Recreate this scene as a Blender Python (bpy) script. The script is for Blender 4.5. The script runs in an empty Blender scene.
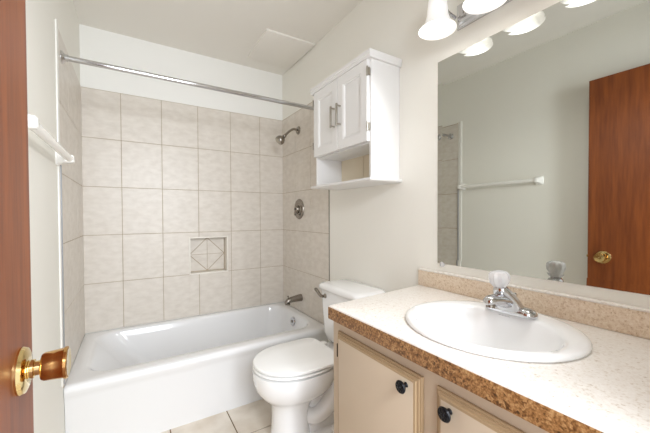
import bpy, bmesh, math, random
from mathutils import Vector, Matrix
random.seed(7)
C = bpy.context.scene.collection
PI = math.pi

# ------------------------------------------------------------------ camera, light, exposure
LX, RX, BY, CZ = -0.2766, 1.1824, 2.63, 2.444      # left wall, right wall, back wall, ceiling
YF = -0.02                                         # front end of the side walls (doorway side)

def make_camera():
    yaw, pitch, roll, f = 0.556, 0.0162, -0.004, 311.98
    fh = Vector((math.sin(yaw), math.cos(yaw), 0)); r = Vector((math.cos(yaw), -math.sin(yaw), 0)); z = Vector((0, 0, 1))
    fw = fh * math.cos(pitch) - z * math.sin(pitch)
    up = z * math.cos(pitch) + fh * math.sin(pitch)
    r2 = r * math.cos(roll) + up * math.sin(roll)
    u2 = up * math.cos(roll) - r * math.sin(roll)
    cam = bpy.data.cameras.new('camera'); cam.sensor_width = 36; cam.lens = f / 650 * 36
    cam.shift_y = 3.92 / 650; cam.clip_start = 0.02
    o = bpy.data.objects.new('camera', cam); C.objects.link(o)
    m = Matrix((r2, u2, -fw)).transposed().to_4x4(); m.translation = (0, 0, 1.1694)
    o.matrix_world = m
    bpy.context.scene.camera = o
make_camera()

sc = bpy.context.scene
sc.view_settings.view_transform = 'Standard'; sc.view_settings.look = 'None'
sc.view_settings.gamma = 1; sc.view_settings.use_curve_mapping = False
sc.view_settings.exposure = 0.10
try:
    sc.cycles.use_denoising = True; sc.cycles.max_bounces = 12; sc.cycles.diffuse_bounces = 6
    sc.cycles.glossy_bounces = 6; sc.cycles.transmission_bounces = 8
    sc.cycles.sample_clamp_indirect = 4
except Exception:
    pass

w = bpy.data.worlds.new('world'); sc.world = w; w.use_nodes = True
w.node_tree.nodes['Background'].inputs[0].default_value = (0.94, 0.98, 1.03, 1)
w.node_tree.nodes['Background'].inputs[1].default_value = 1.2

def area_light(name, loc, target, size, energy, col):
    l = bpy.data.lights.new(name, 'AREA'); l.shape = 'RECTANGLE'; l.size, l.size_y = size; l.energy = energy; l.color = col
    o = bpy.data.objects.new(name, l); C.objects.link(o); o.location = loc
    o.rotation_euler = (Vector(target) - Vector(loc)).to_track_quat('-Z', 'Y').to_euler()
    return o
COOL = (0.905, 0.965, 1.045)
area_light('hallway_fill_main', (0.25, -0.85, 1.35), (0.35, 1.5, 1.1), (1.1, 1.7), 18, COOL)  # broad fill added in the unseen hallway for a bright, even room
area_light('hallway_fill_high', (0.2, -0.7, 1.9), (0.1, 2.0, 1.2), (0.7, 0.3), 20, COOL)  # second added fill, set high behind the camera; no real fixture
area_light('hallway_fill_side', (0.5, -0.6, 1.2), (-0.27, 1.5, 1.2), (0.3, 1.2), 16, COOL)  # added side fill, aimed left to brighten the left wall
LAMP_W = 6.5          # watts of each vanity bulb
SHADE_GLOW = 2.2

# ------------------------------------------------------------------ materials
def srgb(r, g, b):
    f = lambda c: ((c / 255 + 0.055) / 1.055) ** 2.4 if c > 10 else c / 255 / 12.92
    return (f(r), f(g), f(b), 1)

def mat(name, col, rough=0.5, metal=0.0, col2=None, scale=6.0, stretch=(1, 1, 1), bump=0.0, bump_scale=60.0, coat=0.0,
        trans=0.0, ior=1.45, detail=4, ramp=(0.35, 0.65), emit=None, emit_s=0.0, spec=0.5):
    m = bpy.data.materials.new(name); m.use_nodes = True
    nt = m.node_tree; N = nt.nodes; K = nt.links; p = N['Principled BSDF']
    p.inputs['Base Color'].default_value = col; p.inputs['Roughness'].default_value = rough; p.inputs['Metallic'].default_value = metal
    p.inputs['Coat Weight'].default_value = coat; p.inputs['Coat Roughness'].default_value = 0.08
    p.inputs['Transmission Weight'].default_value = trans; p.inputs['IOR'].default_value = ior
    p.inputs['Specular IOR Level'].default_value = spec
    if emit:
        p.inputs['Emission Color'].default_value = emit; p.inputs['Emission Strength'].default_value = emit_s
    tc = N.new('ShaderNodeTexCoord'); mp = N.new('ShaderNodeMapping'); mp.inputs['Scale'].default_value = stretch
    K.new(tc.outputs['Object'], mp.inputs['Vector'])
    if col2:
        no = N.new('ShaderNodeTexNoise'); no.inputs['Scale'].default_value = scale; no.inputs['Detail'].default_value = detail
        rp = N.new('ShaderNodeValToRGB'); rp.color_ramp.elements[0].position = ramp[0]; rp.color_ramp.elements[1].position = ramp[1]
        rp.color_ramp.elements[0].color = col; rp.color_ramp.elements[1].color = col2
        K.new(mp.outputs[0], no.inputs['Vector']); K.new(no.outputs[0], rp.inputs[0]); K.new(rp.outputs[0], p.inputs['Base Color'])
    if bump:
        nb = N.new('ShaderNodeTexNoise'); nb.inputs['Scale'].default_value = bump_scale; nb.inputs['Detail'].default_value = 3
        bp = N.new('ShaderNodeBump'); bp.inputs['Strength'].default_value = bump; bp.inputs['Distance'].default_value = 0.01
        K.new(mp.outputs[0], nb.inputs['Vector']); K.new(nb.outputs[0], bp.inputs['Height']); K.new(bp.outputs[0], p.inputs['Normal'])
    return m

def laminate(name, stops, scale, rough):
    """speckled stone-look laminate: two noises and a sprinkle of chips"""
    m = bpy.data.materials.new(name); m.use_nodes = True
    nt = m.node_tree; N = nt.nodes; K = nt.links; p = N['Principled BSDF']; p.inputs['Roughness'].default_value = rough
    tc = N.new('ShaderNodeTexCoord')
    a = N.new('ShaderNodeTexNoise'); a.inputs['Scale'].default_value = scale; a.inputs['Detail'].default_value = 6; a.inputs['Roughness'].default_value = 0.7
    b = N.new('ShaderNodeTexVoronoi'); b.inputs['Scale'].default_value = scale * 2.2
    c = N.new('ShaderNodeTexNoise'); c.inputs['Scale'].default_value = scale * 3.2; c.inputs['Detail'].default_value = 2
    for n in (a, b, c): K.new(tc.outputs['Object'], n.inputs['Vector'])
    rp = N.new('ShaderNodeValToRGB'); e = rp.color_ramp.elements
    e[0].position, e[0].color = stops[0]; e[1].position, e[1].color = stops[-1]
    for ps, cl in stops[1:-1]:
        x = e.new(ps); x.color = cl
    sep = N.new('ShaderNodeSeparateColor'); K.new(b.outputs['Color'], sep.inputs[0])
    mx = N.new('ShaderNodeMix'); mx.data_type = 'FLOAT'; mx.inputs[0].default_value = 0.3
    K.new(a.outputs[0], mx.inputs[2]); K.new(sep.outputs[0], mx.inputs[3]); 
    mx2 = N.new('ShaderNodeMix'); mx2.data_type = 'FLOAT'; mx2.inputs[0].default_value = 0.4
    K.new(mx.outputs[0], mx2.inputs[2]); K.new(c.outputs[0], mx2.inputs[3])
    K.new(mx2.outputs[0], rp.inputs[0]); K.new(rp.outputs[0], p.inputs['Base Color'])
    return m

M = {}
M['paint'] = mat('cream wall paint', srgb(237, 235, 227), 0.6, bump=0.03, bump_scale=90)
M['paint_white'] = mat('white alcove paint', srgb(238, 237, 232), 0.6, bump=0.03, bump_scale=90)
M['ceil'] = mat('ceiling paint', srgb(234, 230, 222), 0.8, bump=0.05, bump_scale=120)
M['ceil_panel'] = mat('access panel paint', srgb(234, 230, 222), 0.6)
M['tile'] = mat('marbled ceramic tile', srgb(211, 203, 192), 0.36, col2=srgb(221, 214, 204), scale=16, stretch=(1, 1, 2), detail=8, bump=0.02, bump_scale=14)
M['niche_trim'] = mat('cream niche edge', srgb(232, 227, 217), 0.3)
M['grout'] = mat('tan grout', srgb(172, 156, 132), 0.9, bump=0.1, bump_scale=200)
M['floor_tile'] = mat('beige floor tile', srgb(210, 198, 182), 0.4, col2=srgb(228, 219, 206), scale=7, detail=7, bump=0.03)
M['floor_grout'] = mat('brown floor grout', srgb(120, 96, 68), 0.9)
M['enamel'] = mat('white enamel', srgb(231, 231, 231), 0.12, coat=0.5)
M['china'] = mat('white vitreous china', srgb(240, 240, 239), 0.1, coat=0.5)
M['plastic'] = mat('white plastic seat', srgb(243, 243, 241), 0.22)
M['white'] = mat('white cabinet paint', srgb(229, 228, 226), 0.38)
M['towel'] = mat('glossy white ceramic', srgb(243, 241, 236), 0.2, coat=0.3)
M['trim'] = mat('white tile trim', srgb(236, 234, 228), 0.35)
M['chrome'] = mat('polished chrome', srgb(206, 206, 208), 0.1, metal=1.0)
M['nickel'] = mat('brushed nickel', srgb(150, 143, 134), 0.26, metal=1.0)
M['satin'] = mat('satin nickel pull', srgb(176, 170, 160), 0.3, metal=1.0)
M['dark'] = mat('dark recess', srgb(25, 22, 20), 0.6)
M['hinge'] = mat('dark hinge metal', srgb(70, 62, 54), 0.4, metal=0.8)
M['brass'] = mat('polished brass', srgb(232, 206, 146), 0.09, metal=1.0)
M['brass_knob'] = mat('aged brass', srgb(208, 164, 104), 0.12, metal=1.0)
M['wood'] = mat('stained wood veneer', srgb(104, 50, 18), 0.42, spec=0.5, col2=srgb(136, 72, 30), scale=9, stretch=(5, 5, 0.45), detail=7, bump=0.02, bump_scale=40, ramp=(0.3, 0.7))
M['almond'] = mat('almond cabinet paint', srgb(198, 181, 158), 0.42)
M['almond_edge'] = mat('dark almond moulding', srgb(168, 143, 110), 0.45)  # door moulding bands, darker tan than the flat panel
M['back_board'] = mat('cream back board', srgb(226, 214, 190), 0.6)
M['black'] = mat('black iron', srgb(20, 20, 23), 0.3, metal=0.4)
M['mirror'] = mat('mirror glass', srgb(202, 203, 197), 0.0, metal=1.0)
M['clear'] = mat('clear acrylic', (0.97, 0.97, 0.98, 1), 0.12, trans=0.5, ior=1.49)
M['clip'] = mat('clear plastic clip', (0.95, 0.95, 0.95, 1), 0.1, trans=0.6, ior=1.45)
M['shade'] = mat('frosted glass shade', (0.93, 0.93, 0.92, 1), 0.35, col2=(0.8, 0.8, 0.8, 1), scale=22, emit=(1.0, 0.965, 0.91, 1), emit_s=SHADE_GLOW * 0.12)
M['bulb'] = mat('lit bulb', (1, 1, 1, 1), 0.5, emit=(1.0, 0.95, 0.87, 1), emit_s=9)
M['imprint'] = mat('grey imprint', srgb(165, 165, 168), 0.4)
M['caulk'] = mat('grey caulk', srgb(128, 120, 108), 0.5)
M['edge_metal'] = mat('satin edge strip', srgb(170, 172, 178), 0.3, metal=0.7)
M['top'] = laminate('pale speckled laminate', [(0.27, srgb(158, 136, 112)), (0.36, srgb(216, 206, 193)), (0.45, srgb(229, 223, 215)), (0.75, srgb(239, 235, 229))], 75, 0.3)
M['splash'] = laminate('tan speckled laminate', [(0.27, srgb(142, 112, 88)), (0.38, srgb(206, 182, 154)), (0.48, srgb(222, 203, 180)), (0.72, srgb(236, 223, 206))], 85, 0.35)
M['edge'] = laminate('brown speckled laminate edge', [(0.32, srgb(48, 29, 15)), (0.42, srgb(104, 68, 36)), (0.53, srgb(146, 104, 62)), (0.68, srgb(186, 148, 102))], 80, 0.35)

# ------------------------------------------------------------------ mesh helpers
def obj(name, bm, m, parent=None, smooth=35):
    me = bpy.data.meshes.new(name)
    bmesh.ops.recalc_face_normals(bm, faces=bm.faces[:])
    bm.to_mesh(me); bm.free()
    for p in me.polygons: p.use_smooth = True
    me.set_sharp_from_angle(angle=math.radians(smooth))
    me.materials.append(M[m] if isinstance(m, str) else m)
    o = bpy.data.objects.new(name, me); C.objects.link(o)
    if parent:
        o.parent = parent
        root = parent.matrix_basis.translation.copy()
        g = parent
        off = Vector((0, 0, 0))
        while g: off += g.location; g = g.parent
        o.location = -off                    # meshes are written in room coordinates
    return o

def thing(name, label, cat, loc=(0, 0, 0), group=None):
    o = bpy.data.objects.new(name, None); C.objects.link(o); o.location = loc; o.empty_display_size = 0.05
    return tag(o, label, cat, group)

def tag(o, label, cat, group=None, kind=None):
    o['label'] = label; o['category'] = cat
    if group: o['group'] = group
    if kind: o['kind'] = kind
    return o

def box(bm, x0, x1, y0, y1, z0, z1, bev=0.0, seg=2):
    b = bmesh.new()
    bmesh.ops.create_cube(b, size=1.0)
    for v in b.verts:
        v.co = Vector((x0 + (v.co.x + .5) * (x1 - x0), y0 + (v.co.y + .5) * (y1 - y0), z0 + (v.co.z + .5) * (z1 - z0)))
    if bev:
        bmesh.ops.bevel(b, geom=b.edges[:], offset=bev, segments=seg, profile=0.5, affect='EDGES')
    merge(bm, b)

def merge(bm, b):
    me = bpy.data.meshes.new('tmp'); b.to_mesh(me); b.free(); bm.from_mesh(me); bpy.data.meshes.remove(me)

def loft(bm, rings, cap0=True, cap1=True, closed=True):
    vs = [[bm.verts.new(p) for p in r] for r in rings]
    n = len(rings[0])
    for a, b in zip(vs, vs[1:]):
        for i in range(n if closed else n - 1):
            j = (i + 1) % n
            bm.faces.new((a[i], a[j], b[j], b[i]))
    if cap0: bm.faces.new(vs[0][::-1])
    if cap1: bm.faces.new(vs[-1])
    return vs

def frame_of(d):
    d = Vector(d).normalized()
    u = d.cross(Vector((0, 0, 1)))
    if u.length < 1e-4: u = Vector((1, 0, 0))
    u.normalize(); v = d.cross(u).normalized()
    return d, u, v

def lathe(bm, base, axis, prof, n=32, cap0=True, cap1=True, lobes=0, amp=0.0):
    """prof: list of (radius, distance along axis)"""
    d, u, v = frame_of(axis); base = Vector(base)
    rings = []
    for r, h in prof:
        ring = []
        for i in range(n):
            t = 2 * PI * i / n
            rr = r * (1 + (amp * math.cos(lobes * t) if lobes else 0))
            ring.append(base + d * h + (u * math.cos(t) + v * math.sin(t)) * rr)
        rings.append(ring)
    loft(bm, rings, cap0, cap1)

def tube(bm, pts, rad, n=16, caps=True):
    pts = [Vector(p) for p in pts]
    rads = rad if isinstance(rad, (list, tuple)) else [rad] * len(pts)
    rings = []; prev = None
    for k, p in enumerate(pts):
        d = (pts[min(k + 1, len(pts) - 1)] - pts[max(k - 1, 0)]).normalized()
        if prev is None: _, u, v = frame_of(d)
        else:
            u = prev - d * prev.dot(d); u.normalize(); v = d.cross(u)
        prev = u
        r = rads[k]
        rings.append([p + (u * math.cos(2 * PI * i / n) + v * math.sin(2 * PI * i / n)) * r for i in range(n)])
    loft(bm, rings, caps, caps)

def spline(pts, n=8):
    """Catmull-Rom through the points"""
    P = [Vector(p) for p in pts]; P = [P[0] * 2 - P[1]] + P + [P[-1] * 2 - P[-2]]
    out = []
    for k in range(1, len(P) - 2):
        a, b, c, d = P[k - 1:k + 3]
        for i in range(n):
            t = i / n
            out.append(0.5 * ((2 * b) + (c - a) * t + (2 * a - 5 * b + 4 * c - d) * t * t + (3 * b - a - 3 * c + d) * t ** 3))
    out.append(P[-2]); return out

def rrect(x0, x1, y0, y1, z, r, n=8):
    r = min(r, (x1 - x0) / 2 - 1e-4, (y1 - y0) / 2 - 1e-4)
    out = []
    for cx, cy, a in ((x1 - r, y1 - r, 0), (x0 + r, y1 - r, 90), (x0 + r, y0 + r, 180), (x1 - r, y0 + r, 270)):
        for i in range(n + 1):
            t = math.radians(a + 90 * i / n)
            out.append(Vector((cx + r * math.cos(t), cy + r * math.sin(t), z)))
    return out

def rect_x(x, y0, y1, z0, z1, ins):
    """rectangle ring in the plane x = const, inset by ins"""
    return [Vector((x, y0 + ins, z0 + ins)), Vector((x, y1 - ins, z0 + ins)), Vector((x, y1 - ins, z1 - ins)), Vector((x, y0 + ins, z1 - ins))]

def bmn(): return bmesh.new()

# ------------------------------------------------------------------ the setting
def struct(name, bm, m, label, cat, parent=None, smooth=35):
    o = obj(name, bm, m, parent, smooth)
    if not parent: tag(o, label, cat, kind='structure')
    return o

T = 0.10
TZ = 0.3807; TH = 0.33; TW = 0.254; TTOP = TZ + 5 * TH; TEND = 1.846      # tile rows, tile end on the side walls
NX0, NX1, NZ0, NZ1 = 0.392, 0.672, 0.716, 0.992                           # niche opening

# floor
b = bmn(); box(b, LX - T, RX + T, YF, BY + T, -0.10, -0.004)
floor = struct('floor', b, 'floor_grout', 'beige square tiled floor with brown grout beside the tub', 'floor')
b = bmn()
g = 0.0028
for i in range(-2, 5):
    for j in range(-6, 4):
        x0, x1 = 0.168 + 0.305 * i, 0.168 + 0.305 * (i + 1); y0, y1 = 1.625 + 0.305 * j, 1.625 + 0.305 * (j + 1)
        x0, x1, y0, y1 = max(x0 + g, LX), min(x1 - g, RX), max(y0 + g, YF), min(y1 - g, BY)
        if x1 - x0 > 0.01 and y1 - y0 > 0.01: box(b, x0, x1, y0, y1, -0.004, 0.0, 0.001, 1)
struct('floor_tiles', b, 'floor_tile', '', '', floor)

b = bmn(); box(b, LX - T, RX + T, YF, BY + T, CZ, CZ + 0.1)
struct('ceiling', b, 'ceil', 'plain pale beige painted ceiling', 'ceiling')
b = bmn(); box(b, LX - T, LX, YF, BY + T, -0.1, CZ)
wl = struct('wall_left', b, 'paint', 'cream left wall behind the open wooden door, tiled at the tub end', 'wall')
b = bmn(); box(b, RX, RX + T, YF, BY + T, -0.1, CZ)
wr = struct('wall_right', b, 'paint', 'cream right wall behind mirror and toilet, tiled at the tub end', 'wall')
b = bmn()
HX0, HX1, HZ0, HZ1 = NX0 - .011, NX1 + .011, NZ0 - .011, NZ1 + .011
box(b, LX, HX0, BY, BY + T, -0.1, CZ); box(b, HX1, RX, BY, BY + T, -0.1, CZ)
box(b, HX0, HX1, BY, BY + T, -0.1, HZ0); box(b, HX0, HX1, BY, BY + T, HZ1, CZ)
box(b, HX0, HX1, BY + 0.086, BY + T, HZ0, HZ1)
wb = struct('wall_back', b, 'paint_white', 'white back wall of the tub alcove, tiled below with a recessed niche', 'wall')

def tile_rects(cuts, rows, hole=None):
    out = []
    for a, c in zip(cuts, cuts[1:]):
        for z0, z1 in zip(rows, rows[1:]):
            r = (a + .0016, c - .0016, z0 + .0016, z1 - .0016)
            if hole and r[0] < hole[1] and r[1] > hole[0] and r[2] < hole[3] and r[3] > hole[2]:
                h = hole
                if r[0] < h[0]: out.append((r[0], h[0], r[2], r[3]))
                if r[1] > h[1]: out.append((h[1], r[1], r[2], r[3]))
                m0, m1 = max(r[0], h[0]), min(r[1], h[1])
                if r[2] < h[2]: out.append((m0, m1, r[2], h[2]))
                if r[3] > h[3]: out.append((m0, m1, h[3], r[3]))
            else: out.append(r)
    return out
rows = [TZ + TH * k for k in range(6)]
hole = (NX0 - .01, NX1 + .01, NZ0 - .01, NZ1 + .01)
cb = [LX, LX + 0.2236] + [LX + 0.2236 + TW * k for k in range(1, 5)] + [RX]
cs = [TEND, 2.106, 2.365, BY]
GT, TT = 0.0025, 0.0045
b = bmn()
for r in tile_rects([cb[0] - .01, cb[-1] + .01], [rows[0], rows[-1] + 0.003], hole): box(b, max(r[0], LX), min(r[1], RX), BY - GT, BY, r[2], r[3])
struct('grout', b, 'grout', '', '', wb)
b = bmn()
for r in tile_rects(cb, rows, hole): box(b, r[0], r[1], BY - TT, BY - .0005, r[2], r[3], .001, 1)
struct('wall_tiles', b, 'tile', '', '', wb)
for wall, x, s in ((wl, LX, 1), (wr, RX, -1)):
    b = bmn(); xs = sorted((x, x + s * GT)); box(b, xs[0], xs[1], TEND, BY - GT, TZ, TTOP + .003)
    struct('grout', b, 'grout', '', '', wall)
    b = bmn(); xs = sorted((x + s * .0005, x + s * TT))
    for r in tile_rects(cs, rows): box(b, xs[0], xs[1], r[0], min(r[1], BY - TT), r[2], r[3], .001, 1)
    struct('wall_tiles', b, 'tile', '', '', wall)
# niche: frame, lining tiles with a diamond of grout
b = bmn()
for x0, x1, z0, z1 in ((NX0 - .01, NX0, NZ0 - .01, NZ1 + .01), (NX1, NX1 + .01, NZ0 - .01, NZ1 + .01), (NX0, NX1, NZ0 - .01, NZ0), (NX0, NX1, NZ1, NZ1 + .01)):
    box(b, x0, x1, BY - 0.008, BY + .084, z0, z1, .002, 2)
nf = struct('niche_frame', b, 'niche_trim', '', '', wb)
b = bmn(); box(b, NX0, NX1, BY + .080, BY + .084, NZ0, NZ1); struct('niche_grout', b, 'grout', '', '', wb)
b = bmn()
mx, mz = (NX0 + NX1) / 2, (NZ0 + NZ1) / 2; hw, hh = (NX1 - NX0) / 2 - .003, (NZ1 - NZ0) / 2 - .003
for sx in (-1, 1):
    for sz in (-1, 1):
        for tri in (((.012, .012), (.962, .012), (.012, .962)), ((.99, .04), (.99, .99), (.04, .99))):
            f = [Vector((mx + sx * p * hw, BY + .078, mz + sz * q * hh)) for p, q in tri]
            k = [Vector((v.x, BY + .081, v.z)) for v in f]
            loft(b, [f, k])
struct('niche_tiles', b, 'tile', '', '', wb)

# doorway wall behind the camera
DX0, DX1, DZ = -.215, .600, 2.05
b = bmn(); box(b, LX, DX0, YF - T, YF, -.1, CZ); box(b, DX1, RX, YF - T, YF, -.1, CZ); box(b, DX0, DX1, YF - T, YF, DZ, CZ)
struct('wall_front', b, 'paint', 'cream wall with the open doorway, facing the tub', 'wall')

# trims at the tile ends
b = bmn(); box(b, LX, LX + .007, TEND - .040, TEND, 0.40, TTOP + .012, .003, 2)
tm = struct('trim_1', b, 'trim', 'white vertical edge trim where the left wall tile ends', 'trim')
b = bmn(); box(b, LX + .0071, LX + .0105, TEND - .010, TEND + .001, 0.40, 1.44, .001, 1)
struct('metal_strip', b, 'edge_metal', '', '', tm)
b = bmn(); box(b, RX - .0055, RX, TEND - .005, TEND, 0.40, TTOP + .003, .001, 1)
struct('trim_2', b, 'caulk', 'thin grey caulk line at the tile end above the toilet tank', 'trim')

# ------------------------------------------------------------------ ceiling access panel
b = bmn()
loft(b, [[Vector((x, y, z)) for x, y in ((.800 + i, 2.03 + i), (1.176 - i, 2.02 + i), (1.168 - i, 2.47 - i), (.805 + i, 2.445 - i))]
         for z, i in ((CZ, 0), (CZ - .012, 0), (CZ - .015, .006))])
o = obj('access_panel', b, 'ceil_panel'); tag(o, 'square painted access panel set on the ceiling above the tub', 'panel')

# ------------------------------------------------------------------ bathtub
t = thing('bathtub', 'white enamel alcove bathtub with straight apron below the tiled walls', 'bathtub', (0.45, 2.24, 0))
b = bmn()
x0, x1, y0, y1 = LX + .0008, RX - .0008, 1.846, BY - .0008
R = []
R.append(rrect(x0, x1, y0 + .040, y1, .0, .004)); R.append(rrect(x0, x1, y0 + .022, y1, .30, .004))
R.append(rrect(x0, x1, y0 + .012, y1, .325, .006)); R.append(rrect(x0, x1, y0 + .002, y1, .345, .008)); R.append(rrect(x0, x1, y0, y1, .358, .010))
R.append(rrect(x0, x1, y0 + .003, y1, .370, .010)); R.append(rrect(x0 + .002, x1 - .002, y0 + .010, y1 - .002, .378, .012)); R.append(rrect(x0 + .01, x1 - .01, y0 + .022, y1 - .01, .381, .015))
bx0, bx1, by0, by1 = x0 + .060, x1 - .056, y0 + .085, y1 - .045
R.append(rrect(bx0, bx1, by0, by1, .380, .13)); R.append(rrect(bx0 + .010, bx1 - .008, by0 + .009, by1 - .008, .376, .13))
R.append(rrect(bx0 + .022, bx1 - .014, by0 + .017, by1 - .014, .364, .13)); R.append(rrect(bx0 + .05, bx1 - .02, by0 + .024, by1 - .02, .33, .13))
R.append(rrect(bx0 + .12, bx1 - .035, by0 + .036, by1 - .03, .24, .12)); R.append(rrect(bx0 + .20, bx1 - .05, by0 + .05, by1 - .045, .14, .12))
R.append(rrect(bx0 + .25, bx1 - .07, by0 + .07, by1 - .065, .09, .10)); R.append(rrect(bx0 + .30, bx1 - .11, by0 + .11, by1 - .11, .068, .08))
loft(b, R)
obj('tub_shell', b, 'enamel', t, 50)
# overflow plate on the faucet end
b = bmn(); oc = Vector((bx1 - .0235, 2.266, .315)); ax = (-1, 0, .15)
lathe(b, oc, ax, [(.036, 0), (.037, .004), (.033, .010), (.020, .012), (.012, .011)], 28)
op = obj('overflow_plate', b, 'chrome', t)
b = bmn(); lathe(b, oc + Vector((-.011, 0, .002)), ax, [(.011, 0), (.010, .006), (.004, .008)], 16); obj('screw_cap', b, 'nickel', op)
# drain
b = bmn(); lathe(b, (bx1 - .22, 2.25, .0675), (0, 0, 1), [(.034, 0), (.034, .002), (.022, .004), (.020, .001)], 24); obj('drain', b, 'chrome', t)

# tub spout, valve, shower head
sp = thing('tub_spout', 'brushed nickel tub spout on the tiled wall above the overflow', 'faucet', (RX, 2.27, .50))
b = bmn(); xw = RX - TT
ring = []
for x, z, ry, rz in ((xw, .497, .029, .029), (xw - .02, .497, .028, .028), (xw - .06, .494, .026, .025), (xw - .10, .490, .024, .022), (xw - .125, .484, .022, .021), (xw - .138, .474, .018, .018), (xw - .142, .466, .012, .012)):
    ring.append([Vector((x, 2.27 + ry * math.cos(a * PI / 12), z + rz * math.sin(a * PI / 12))) for a in range(24)])
loft(b, ring); obj('spout_body', b, 'nickel', sp)
b = bmn(); lathe(b, (xw - .118, 2.27, .466), (0, 0, -1), [(.017, 0), (.017, .012), (.013, .012), (.013, .004)], 20); obj('outlet', b, 'nickel', sp)
b = bmn(); lathe(b, (xw - .118, 2.27, .505), (0, 0, 1), [(.004, 0), (.004, .012), (.007, .014), (.007, .02), (.003, .022)], 12); obj('diverter_knob', b, 'nickel', sp)

vy, vz = 2.290, 1.222
v = thing('shower_valve', 'round brushed nickel shower valve with lever on tiled wall', 'valve', (RX, vy, vz))
b = bmn(); lathe(b, (xw, vy, vz), (-1, 0, 0), [(.080, 0), (.083, .004), (.080, .010), (.066, .014), (.058, .012), (.045, .013), (.040, .018)], 40); obj('escutcheon', b, 'nickel', v)
b = bmn(); lathe(b, (xw - .016, vy, vz), (-1, 0, 0), [(.030, 0), (.030, .014), (.025, .022), (.012, .025)], 24)
tube(b, spline([(xw - .026, vy, vz), (xw - .032, vy + .012, vz - .02), (xw - .034, vy + .020, vz - .052)], 5), [.010] * 5 + [.009] * 5 + [.006], 12)
h = obj('lever_handle', b, 'nickel', v)
b = bmn(); lathe(b, (xw - .0405, vy, vz), (-1, 0, 0), [(.013, -.001), (.012, .0015)], 16); obj('index_cap', b, 'dark', h)

s = thing('showerhead', 'brushed nickel shower head on bent arm below the rod', 'shower head', (RX, 2.325, 1.868))
b = bmn(); fy, fz = 2.302, 1.868
lathe(b, (xw, fy, fz), (-1, 0, 0), [(.034, 0), (.034, .004), (.026, .012), (.012, .016)], 28); obj('flange', b, 'nickel', s)
b = bmn(); tube(b, spline([(xw, fy, fz), (xw - .045, fy, fz + .004), (xw - .085, fy, fz - .020), (xw - .125, fy, fz - .060)], 6), .0095, 14); obj('shower_arm', b, 'nickel', s)
b = bmn(); d = Vector((-.72, 0, -.70)).normalized(); p0 = Vector((xw - .118, fy, fz - .053))
lathe(b, p0, d, [(.012, 0), (.015, .008), (.015, .018), (.011, .024), (.018, .029), (.030, .042), (.037, .058), (.038, .070), (.035, .080), (.030, .086)], 28)
hd = obj('head', b, 'nickel', s)
b = bmn(); lathe(b, p0, d, [(.029, .0855), (.028, .0875), (.012, .0885)], 28); obj('spray_face', b, 'satin', hd)

# ------------------------------------------------------------------ shower curtain rod
ry, rz = 1.925, 1.925
r = thing('shower_curtain_rod', 'polished chrome shower curtain rod spanning the tub opening', 'curtain rod', (0.45, ry, rz))
b = bmn(); tube(b, [(LX + .006, ry, rz), (RX - .006, ry, rz)], .0127, 20); obj('rod', b, 'chrome', r)
for x, sx in ((LX + TT, 1), (RX - TT, -1)):
    b = bmn(); lathe(b, (x, ry, rz), (sx, 0, 0), [(.030, 0), (.030, .003), (.022, .010), (.016, .014), (.016, .026), (.014, .026)], 24); obj('flange', b, 'chrome', r)

# ------------------------------------------------------------------ towel bar on the left wall
tb = thing('towel_bar', 'white ceramic towel bar on the left wall before the tile', 'towel bar', (LX, 1.48, 1.425))
bx = LX + .045; zt = 1.428
b = bmn(); tube(b, [(bx, 1.16, zt), (bx, 1.80, zt)], .0145, 18); obj('bar', b, 'towel', tb)
for y in (1.155, 1.800):
    b = bmn()
    prof = ((0, .030, .034), (.006, .030, .034), (.012, .024, .028), (.025, .017, .020), (.045, .017, .019), (.058, .015, .017), (.062, .010, .012))
    rings = []
    for dx, hy, hz in prof:
        q = rrect(-hy, hy, -hz, hz, 0, min(hy, hz) * .45, 4)
        rings.append([Vector((LX + dx, y + p.x, zt + p.y)) for p in q])
    loft(b, rings); obj('bracket', b, 'towel', tb, 40)

# ------------------------------------------------------------------ the open door
d = bmn()
dx1, dx0, dy0, dy1 = -.168, -.203, .062, .822
box(d, dx0, dx1, dy0, dy1, .012, 2.03, .0015, 1)
door = obj('door_1', d, 'wood'); tag(door, 'brown stained flat wooden door with brass knob, standing open along the left wall', 'door', kind='structure')
kz, ky = .899, .742
def door_knob(x, s):
    b = bmn(); lathe(b, (x, ky, kz), (s, 0, 0), [(.040, 0), (.0405, .003), (.038, .008), (.031, .011), (.018, .012)], 40)
    rs = obj('door_knob', b, 'brass', door)
    b = bmn(); lathe(b, (x, ky, kz), (s, 0, 0), [(.014, .009), (.014, .013), (.016, .014), (.016, .019), (.0125, .020), (.0125, .027), (.015, .029)], 28); obj('knob_neck', b, 'brass', rs)
    b = bmn(); lathe(b, (x, ky, kz), (s, 0, 0), [(.014, .027), (.022, .029), (.0245, .033), (.0255, .046), (.0268, .059), (.0285, .061), (.0285, .065), (.0265, .066), (.020, .062), (.008, .062)], 40); obj('knob_grip', b, 'brass_knob', rs)
    b = bmn(); lathe(b, (x, ky, kz), (s, 0, 0), [(.025, .062), (.0255, .0665), (.020, .066), (.012, .065), (.003, .0655)], 40, lobes=10, amp=.03); obj('knob_face', b, 'brass', rs)
door_knob(dx1, 1)
b = bmn(); lathe(b, (dx0, ky, kz), (-1, 0, 0), [(.033, 0), (.033, .005), (.014, .009), (.013, .022), (.024, .036), (.026, .048), (.020, .056)], 32); obj('door_knob', b, 'brass', door)
b = bmn(); box(b, dx0 + .006, dx1 - .006, dy1, dy1 + .0015, kz - .028, kz + .028); box(b, dx0 + .012, dx1 - .012, dy1, dy1 + .010, kz - .008, kz + .008, .002, 1); obj('latch_plate', b, 'brass', door)

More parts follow.
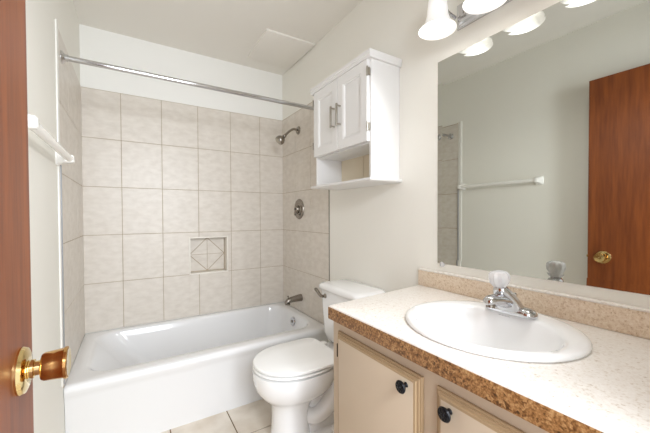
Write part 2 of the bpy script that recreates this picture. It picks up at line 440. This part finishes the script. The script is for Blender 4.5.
# ------------------------------------------------------------------ toilet
TY = 1.465
t = thing('toilet', 'white two-piece toilet with closed lid between tub and vanity', 'toilet', (0.85, TY, 0))
def egg(xf, xb, hw, z, n=48, p=2.3, sq=2.6):
    """plan outline: rounded front (towards -x), squarer back"""
    xm = xf + (xb - xf) * .52; out = []
    for i in range(n):
        a = 2 * PI * i / n; c, s_ = math.cos(a), math.sin(a)
        e = sq if c > 0 else p - .2
        x = (abs(c) ** (2 / e)) * (1 if c > 0 else -1); y = (abs(s_) ** (2 / e)) * (1 if s_ > 0 else -1)
        out.append(Vector((xm + (x * (xb - xm) if c > 0 else x * (xm - xf)), TY + y * hw, z)))
    return out
b = bmn()
loft(b, [egg(.580, .80, .112, 0), egg(.580, .80, .112, .010), egg(.590, .79, .102, .022), egg(.596, .78, .094, .09), egg(.598, .78, .090, .17), egg(.592, .80, .092, .215), egg(.575, .84, .106, .238),
         egg(.545, .89, .140, .262), egg(.520, .915, .162, .295), egg(.507, .93, .174, .335), egg(.502, .938, .180, .375), egg(.503, .938, .178, .391), egg(.515, .93, .165, .395)])
# rear block carrying the tank, foot and trapway
q = [(.76, 1.16, .062, 0), (.76, 1.16, .060, .05), (.76, 1.14, .040, .12), (.80, 1.15, .045, .22), (.84, 1.16, .085, .30), (.85, 1.165, .115, .37), (.87, 1.165, .118, .402)]
loft(b, [rrect(a, c, TY - h, TY + h, z, .03, 6) for a, c, h, z in q])
loft(b, [rrect(a, c, TY - h, TY + h, z, .04, 6) for a, c, h, z in ((.62, 1.165, .116, 0), (.62, 1.165, .116, .016), (.65, 1.155, .104, .030), (.68, 1.14, .085, .040))])
for sy in (-1, 1):
    y = TY + sy * .040
    tube(b, spline([(.68, y, .22), (.76, y, .135), (.83, y + sy * .016, .120), (.905, y + sy * .022, .175), (.965, y + sy * .018, .245), (1.03, y + sy * .012, .225), (1.06, y, .14), (1.065, y, .04)], 6),
         [.030 + .018 * math.sin(PI * i / 42) for i in range(43)], 14)
obj('bowl', b, 'china', t, 60)
for sy in (-1, 1):
    b = bmn(); lathe(b, (.905, TY + sy * .092, .030), (0, 0, 1), [(.018, 0), (.017, .012), (.011, .021), (.003, .024)], 20); obj('bolt_cap', b, 'plastic', t)
def slab(xf, xb, hw, z0, z1, e=.006):
    b = bmn(); loft(b, [egg(xf + e, xb - e, hw - e, z0), egg(xf, xb, hw, z0 + e * .7), egg(xf, xb, hw, z1 - e), egg(xf + e * .4, xb - e * .4, hw - e * .4, z1 - e * .35), egg(xf + e * 1.6, xb - e * 1.6, hw - e * 1.6, z1)]); return b
obj('seat', slab(.503, .935, .183, .401, .4145), 'plastic', t, 25)
b = bmn()
K4 = dict(sq=7)
loft(b, [egg(.510, .925, .178, .420, **K4), egg(.505, .93, .183, .423, **K4), egg(.505, .93, .183, .431, **K4), egg(.508, .927, .180, .4345, **K4), egg(.514, .923, .175, .436, **K4), egg(.535, .915, .156, .436, **K4), egg(.54, .913, .152, .4372, **K4), egg(.62, .86, .10, .4378, **K4)])
obj('lid', b, 'plastic', t, 22)
TK = TY - .018
for sy in (-1, 1):
    b = bmn(); box(b, .918, .962, TY + sy * .075 - .020, TY + sy * .075 + .020, .403, .432, .006, 3); obj('lid_hinge', b, 'plastic', t)
b = bmn()
loft(b, [rrect(x0, 1.176, TK - h, TK + h, z, r_, 8) for x0, h, z, r_ in ((1.02, .165, .404, .05), (.998, .180, .425, .05), (.990, .188, .46, .045), (.982, .190, .60, .04), (.977, .195, .722, .035))])
tank = obj('tank', b, 'china', t, 50)
b = bmn()
loft(b, [rrect(x0, x1, TK - h, TK + h, z, r_, 8) for x0, x1, h, z, r_ in ((.975, 1.176, .195, .721, .03), (.965, 1.178, .203, .726, .035), (.962, 1.178, .206, .737, .04), (.964, 1.178, .204, .751, .045), (.972, 1.177, .196, .759, .05), (.992, 1.165, .176, .763, .05))])
obj('tank_lid', b, 'china', t, 50)
b = bmn(); hy = TY + .108
lathe(b, (.980, hy, .690), (-1, 0, 0), [(.014, 0), (.014, .006), (.009, .010), (.009, .020)], 18)
tube(b, spline([(.962, hy, .690), (.952, hy + .012, .693), (.947, hy + .035, .710), (.943, hy + .062, .728)], 5), [.009] * 10 + [.010] * 3 + [.0105, .010, .005], 12)
obj('flush_lever', b, 'nickel', t)

# ------------------------------------------------------------------ wall cabinet over the toilet
cx, cy0, cy1, cz0, cz1 = .992, 1.168, 1.700, 1.352, 1.940
t = thing('wall_cabinet', 'white two-door wall cabinet with open shelf, hung above the toilet', 'cabinet', (RX, 1.43, cz0))
rx = RX - .001
b = bmn(); box(b, cx, rx, cy0, cy0 + .016, cz0, cz1, .0012, 1); box(b, cx, rx, cy1 - .016, cy1, cz0, cz1, .0012, 1)
box(b, cx + .004, rx, cy0 + .016, cy1 - .016, 1.522, 1.536); box(b, cx + .004, rx, cy0 + .016, cy1 - .016, cz1 - .03, cz1)
obj('case', b, 'white', t)
b = bmn(); box(b, rx - .006, rx - .001, cy0 + .016, 1.455, cz0, cz1 - .03, .001, 1); box(b, rx - .006, rx - .001, 1.458, cy1 - .016, cz0, cz1 - .03, .001, 1); obj('back_panel', b, 'back_board', t)
def crown_ring(o, z): return [Vector((cx - o, cy0 - o * .7, z)), Vector((rx, cy0 - o * .7, z)), Vector((rx, cy1 + o * 1.5, z)), Vector((cx - o, cy1 + o * 1.5, z))]
b = bmn(); loft(b, [crown_ring(.019, cz1 - .014), crown_ring(.020, cz1 - .012), crown_ring(.020, cz1 + .002), crown_ring(.023, cz1 + .006), crown_ring(.023, cz1 + .021), crown_ring(.021, cz1 + .023)])
obj('crown_moulding', b, 'white', t, 30)
b = bmn(); loft(b, [crown_ring(.002, cz0 - .016), crown_ring(.016, cz0 - .015), crown_ring(.022, cz0 - .010), crown_ring(.022, cz0 - .001), crown_ring(.020, cz0)]); obj('bottom_shelf', b, 'white', t, 30)
def cab_door(y0, y1, hy, hinge_y):
    z0, z1 = 1.530, 1.925
    b = bmn()
    loft(b, [rect_x(cx - .001, y0, y1, z0, z1, 0), rect_x(cx - .016, y0, y1, z0, z1, 0), rect_x(cx - .018, y0, y1, z0, z1, .002), rect_x(cx - .018, y0, y1, z0, z1, .050),
             rect_x(cx - .015, y0, y1, z0, z1, .053), rect_x(cx - .0145, y0, y1, z0, z1, .058), rect_x(cx - .009, y0, y1, z0, z1, .062), rect_x(cx - .009, y0, y1, z0, z1, .064)])
    dr = obj('door', b, 'white', t, 25)
    b = bmn(); xh = cx - .018
    tube(b, [(xh, hy, 1.665), (xh - .024, hy, 1.665)], .0045, 10); tube(b, [(xh, hy, 1.765), (xh - .024, hy, 1.765)], .0045, 10)
    box(b, xh - .030, xh - .022, hy - .006, hy + .006, 1.655, 1.775, .002, 2); obj('pull_handle', b, 'satin', dr)
    for z in (1.60, 1.865):
        b = bmn(); tube(b, [(cx - .019, hinge_y, z - .022), (cx - .019, hinge_y, z + .022)], .0045, 10); box(b, cx - .017, cx - .002, hinge_y - .003, hinge_y + .003, z - .018, z + .018); obj('hinge', b, 'satin', dr)
cab_door(cy0 + .012, 1.4325, 1.405, cy0 + .008)
cab_door(1.4355, cy1 - .004, 1.463, cy1 + .001)

# ------------------------------------------------------------------ vanity cabinet
VX, VY0, VY1, VZ = .648, -.015, .985, .786
t = thing('vanity_cabinet', 'almond painted vanity cabinet under the speckled countertop', 'cabinet', (0.9, 0.5, 0))
b = bmn()
box(b, VX, VX + .018, VY0, VY1, .09, VZ, .001, 1); box(b, VX + .018, RX - .001, VY1 - .016, VY1, .0, VZ, .001, 1); box(b, VX + .018, RX - .001, VY0, VY0 + .016, 0, VZ)
box(b, VX + .06, VX + .075, VY0 + .016, VY1 - .016, 0, .09)
box(b, VX + .018, RX - .001, VY0 + .016, VY1 - .016, .09, .105)
obj('case', b, 'almond', t)
def van_door(y0, y1, ky_, hinge):
    z0, z1 = .13, .745; x = VX
    b = bmn()
    loft(b, [rect_x(x - .0005, y0, y1, z0, z1, .000), rect_x(x - .007, y0, y1, z0, z1, .000), rect_x(x - .009, y0, y1, z0, z1, .003), rect_x(x - .009, y0, y1, z0, z1, .006),
             rect_x(x - .013, y0, y1, z0, z1, .007), rect_x(x - .014, y0, y1, z0, z1, .013), rect_x(x - .018, y0, y1, z0, z1, .0145), rect_x(x - .0195, y0, y1, z0, z1, .020)], cap1=False)
    dr = obj('door', b, 'almond_edge', t, 25)
    b = bmn(); loft(b, [rect_x(x - .012, y0, y1, z0, z1, .0202), rect_x(x - .0195, y0, y1, z0, z1, .0202), rect_x(x - .020, y0, y1, z0, z1, .0215)]); obj('door_panel', b, 'almond', dr, 25)
    kz_ = .709
    b = bmn(); lathe(b, (x - .019, ky_, kz_), (-1, 0, 0), [(.008, 0), (.006, .004), (.006, .014), (.010, .017), (.0165, .019), (.0175, .022), (.0155, .025), (.013, .0245), (.011, .026), (.005, .027)], 32)
    kn = obj('knob', b, 'black', dr)
    b = bmn()
    for k in range(8):
        a = 2 * PI * k / 8; lathe(b, (x - .0435, ky_ + .0105 * math.cos(a), kz_ + .0105 * math.sin(a)), (-1, 0, 0), [(.0036, 0), (.003, .0022), (.001, .003)], 8)
    lathe(b, (x - .045, ky_, kz_), (-1, 0, 0), [(.005, 0), (.0042, .0025), (.0015, .0035)], 10)
    obj('rosette', b, 'black', kn)
    for z in (.672, .22):
        b = bmn(); tube(b, [(x - .006, hinge, z - .024), (x - .006, hinge, z + .024)], .0035, 8); obj('hinge', b, 'hinge', dr)
van_door(.553, .944, .598, .9485)
van_door(.112, .507, .461, .1075)

# ------------------------------------------------------------------ countertop, sink cut-out, backsplash
CT, CB, CF = .836, .787, .618
SX, SY, SA, SB = .900, .534, .228, .242             # oval sink: centre, half depth (x), half width (y)
t = thing('countertop', 'pale speckled laminate countertop with backsplash under the mirror', 'countertop', (0.9, 0.5, CT))
def outline(o=0.0, z=CT):
    """countertop outline sampled to match an oval hole ring"""
    n = 72; out = []; x0, x1, y0, y1 = CF + o, RX - .001, VY0 + .0, 1.0
    fl = .975 - o; bl = 1.030 - o                  # the left end is not quite square
    for i in range(n):
        a = 2 * PI * i / n; c, s_ = math.cos(a), math.sin(a)
        cand = []
        if c > 1e-6: cand.append((x1 - SX) / c)
        if c < -1e-6: cand.append((x0 - SX) / c)
        if s_ < -1e-6: cand.append((y0 - SY) / s_)
        if s_ > 1e-6:
            k = (bl - fl) / (x1 - x0); den = s_ - k * c; cand.append((fl + k * (SX - x0) - SY) / den if den > 1e-6 else 9)
        tt = min(cand); out.append(Vector((SX + tt * c, SY + tt * s_, z)))
    # snap nearest samples to the corners
    for cxn, cyn in ((x0, fl), (x1, bl), (x0, y0), (x1, y0)):
        j = min(range(n), key=lambda q: (out[q].x - cxn) ** 2 + (out[q].y - cyn) ** 2); out[j] = Vector((cxn, cyn, z))
    return out
def oval(s, z, n=72, dx=0): return [Vector((SX + dx + SA * s * math.cos(2 * PI * i / n), SY + SB * s * math.sin(2 * PI * i / n), z)) for i in range(n)]
b = bmn()
loft(b, [oval(.93, CB + .001), oval(.93, CT), outline(.007, CT), outline(.003, CT - .0012), outline(.0012, CT - .004), outline(.0012, CT - .006)], False, False)
obj('worktop', b, 'top', t, 30)
b = bmn()
loft(b, [outline(.0012, CT - .0058), outline(.0, CT - .008), outline(.0, CB), outline(.03, CB), oval(.93, CB)], False, False)
obj('front_edge', b, 'edge', t, 30)
b = bmn(); box(b, RX - .021, RX - .001, VY0, 1.028, CT + .0005, .908, .0025, 2)
bs = obj('backsplash', b, 'splash', t)
b = bmn(); box(b, RX - .0225, RX - .0008, VY0, 1.0285, .9075, .9155, .003, 3); obj('top_bead', b, 'top', bs)

# ------------------------------------------------------------------ sink
t = thing('sink', 'white oval drop-in sink set in the countertop', 'sink', (SX, SY, CT))
b = bmn(); dx = -.018
R = [oval(.92, CT - .03), oval(.921, CT + .0008), oval(.985, CT + .0008), oval(1.0, CT + .003), oval(1.0, CT + .008), oval(.985, CT + .013), oval(.955, CT + .016), oval(.90, CT + .0165)]
def inner(sx, sy, z, cx_=-.028): return [Vector((SX + cx_ + SA * sx * math.cos(2 * PI * i / 72), SY + SB * sy * math.sin(2 * PI * i / 72), z)) for i in range(72)]
R += [inner(.80, .865, CT + .0155), inner(.765, .835, CT + .013), inner(.735, .81, CT + .006), inner(.70, .775, CT - .015), inner(.62, .70, CT - .06), inner(.50, .57, CT - .10), inner(.32, .38, CT - .128), inner(.12, .12, CT - .136)]
loft(b, R, False, True)
sk = obj('basin', b, 'china', t, 60)
b = bmn(); lathe(b, (SX - .028, SY, CT - .136), (0, 0, 1), [(.024, 0), (.024, .003), (.016, .005), (.012, .002)], 24); obj('drain', b, 'chrome', t)
b = bmn()
for k in range(4): box(b, .9895, .9925, .515 + k * .009, .521 + k * .009, CT + .0160, CT + .0168)
obj('imprint', b, 'imprint', t)

# ------------------------------------------------------------------ faucet
FY, FX, FZ = .540, 1.044, CT + .0165
t = thing('sink_faucet', 'chrome single-handle faucet with clear knob on the sink ledge', 'faucet', (FX, FY, FZ))
b = bmn()
loft(b, [rrect(FX - hx, FX + hx, FY - hy_, FY + hy_, FZ + z, hx * .98, 8) for hx, hy_, z in ((.027, .078, 0), (.028, .079, .003), (.027, .078, .011), (.023, .072, .019), (.016, .056, .024))])
obj('base_plate', b, 'chrome', t, 50)
b = bmn()
loft(b, [[Vector((FX + ox + rx_ * math.cos(a * PI / 14), FY + ry_ * math.sin(a * PI / 14), FZ + z)) for a in range(28)]
         for ox, rx_, ry_, z in ((-.004, .032, .046, .012), (-.010, .034, .043, .026), (-.020, .035, .038, .042), (-.034, .032, .033, .060), (-.046, .028, .028, .074), (-.054, .023, .023, .084), (-.056, .016, .016, .092))])
obj('body', b, 'chrome', t, 60)
b = bmn(); rings = []
for x, z, hy_, hz in ((FX - .020, FZ + .036, .032, .024), (FX - .05, FZ + .046, .029, .022), (FX - .085, FZ + .054, .024, .017), (FX - .112, FZ + .056, .020, .014), (FX - .128, FZ + .054, .016, .012), (FX - .134, FZ + .051, .009, .007)):
    rings.append([Vector((x, FY + hy_ * math.cos(a * PI / 10), z + hz * math.sin(a * PI / 10))) for a in range(20)])
loft(b, rings); so = obj('spout', b, 'chrome', t, 60)
b = bmn(); lathe(b, (FX - .112, FY, FZ + .047), (-.2, 0, -1), [(.013, 0), (.013, .014), (.010, .014), (.010, .004)], 18); obj('aerator', b, 'nickel', so)
b = bmn(); kx = FX - .058; kax = (-.10, .05, 1)
lathe(b, (kx, FY + .002, FZ + .086), kax, [(.013, 0), (.016, .004), (.023, .012), (.028, .022), (.0295, .034), (.028, .044), (.022, .051), (.012, .054), (.004, .053)], 45, lobes=9, amp=.07)
kb = obj('knob', b, 'clear', t, 30)
b = bmn(); lathe(b, (kx, FY + .002, FZ + .089), kax, [(.007, 0), (.007, .026), (.004, .030)], 14); obj('knob_stem', b, 'white', kb)
b = bmn(); tube(b, [(FX + .026, FY, FZ + .012), (FX + .027, FY, FZ + .05)], .0028, 8); lathe(b, (FX + .027, FY, FZ + .048), (0, 0, 1), [(.003, 0), (.006, .004), (.006, .009), (.002, .012)], 12); obj('lift_rod', b, 'chrome', t)

# ------------------------------------------------------------------ mirror
t = thing('mirror', 'large frameless wall mirror with a narrow slanted edge above the backsplash', 'mirror', (RX, .45, 1.4))
my0, my1, mz0, mz1 = -.02, .930, .952, 1.853
b = bmn(); loft(b, [rect_x(RX - .0008, my0, my1, mz0, mz1, 0), rect_x(RX - .00455, my0, my1, mz0, mz1, 0), rect_x(RX - .0038, my0, my1, mz0, mz1, .024)])
obj('glass', b, 'mirror', t, 0.5)
for y in (.905, .10):
    b = bmn(); lathe(b, (RX - .0008, y, mz0 - .004), (-1, 0, 0), [(.011, 0), (.011, .008), (.008, .011), (.003, .012)], 18); obj('mirror_clip', b, 'clip', t)

# ------------------------------------------------------------------ vanity light
LXP, LZ = 1.053, 1.912
t = thing('vanity_light', 'chrome bar wall light with four frosted bell shades over the mirror', 'light', (RX, .54, 1.97))
b = bmn()
loft(b, [[Vector((RX - dx_, y_, z_)) for y_, z_ in ((.13 + i, 1.945 + i), (.83 - i, 1.945 + i), (.83 - i, 2.045 - i), (.13 + i, 2.045 - i))] for dx_, i in ((.001, 0), (.010, 0), (.014, .006), (.014, .014), (.020, .018), (.024, .026))])
obj('back_plate', b, 'chrome', t, 25)
lp = (.834, .634, .434, .234)
for y in lp:
    b = bmn(); tube(b, spline([(RX - .018, y, 1.995), (RX - .07, y, 2.005), (RX - .115, y, 2.045), (LXP, y, 2.075)], 6), .008, 12)
    ar = obj('arm', b, 'chrome', t)
    b = bmn(); lathe(b, (LXP, y, 2.085), (0, 0, -1), [(.010, 0), (.024, .004), (.027, .012), (.027, .030), (.024, .034)], 24); obj('socket_cup', b, 'nickel', ar)
    b = bmn(); prof = [(.024, .135), (.030, .128), (.035, .112), (.038, .085), (.041, .055), (.047, .032), (.057, .014), (.068, .002), (.072, -.002), (.0715, .001), (.0665, .004), (.056, .016), (.045, .034), (.039, .057), (.036, .086), (.033, .111), (.028, .126), (.022, .132)]
    lathe(b, (LXP, y, LZ), (0, 0, 1), prof, 40, False, False); sh = obj('glass_shade', b, 'shade', t, 60)
    b = bmn(); lathe(b, (LXP, y, LZ), (0, 0, 1), [(.006, .028), (.016, .032), (.021, .045), (.020, .062), (.013, .08), (.012, .115)], 20); obj('bulb', b, 'bulb', t)
    l = bpy.data.lights.new('bulb_light', 'SPOT'); l.energy = LAMP_W; l.spot_size = 2.3; l.spot_blend = 0.9; l.color = (0.97, 0.98, 1.0); l.shadow_soft_size = .02
    lo = bpy.data.objects.new('bulb_light', l); C.objects.link(lo); lo.location = (LXP, y, LZ - .006); lo.rotation_euler = Vector((-.62, .28, -.73)).to_track_quat('-Z', 'Y').to_euler()
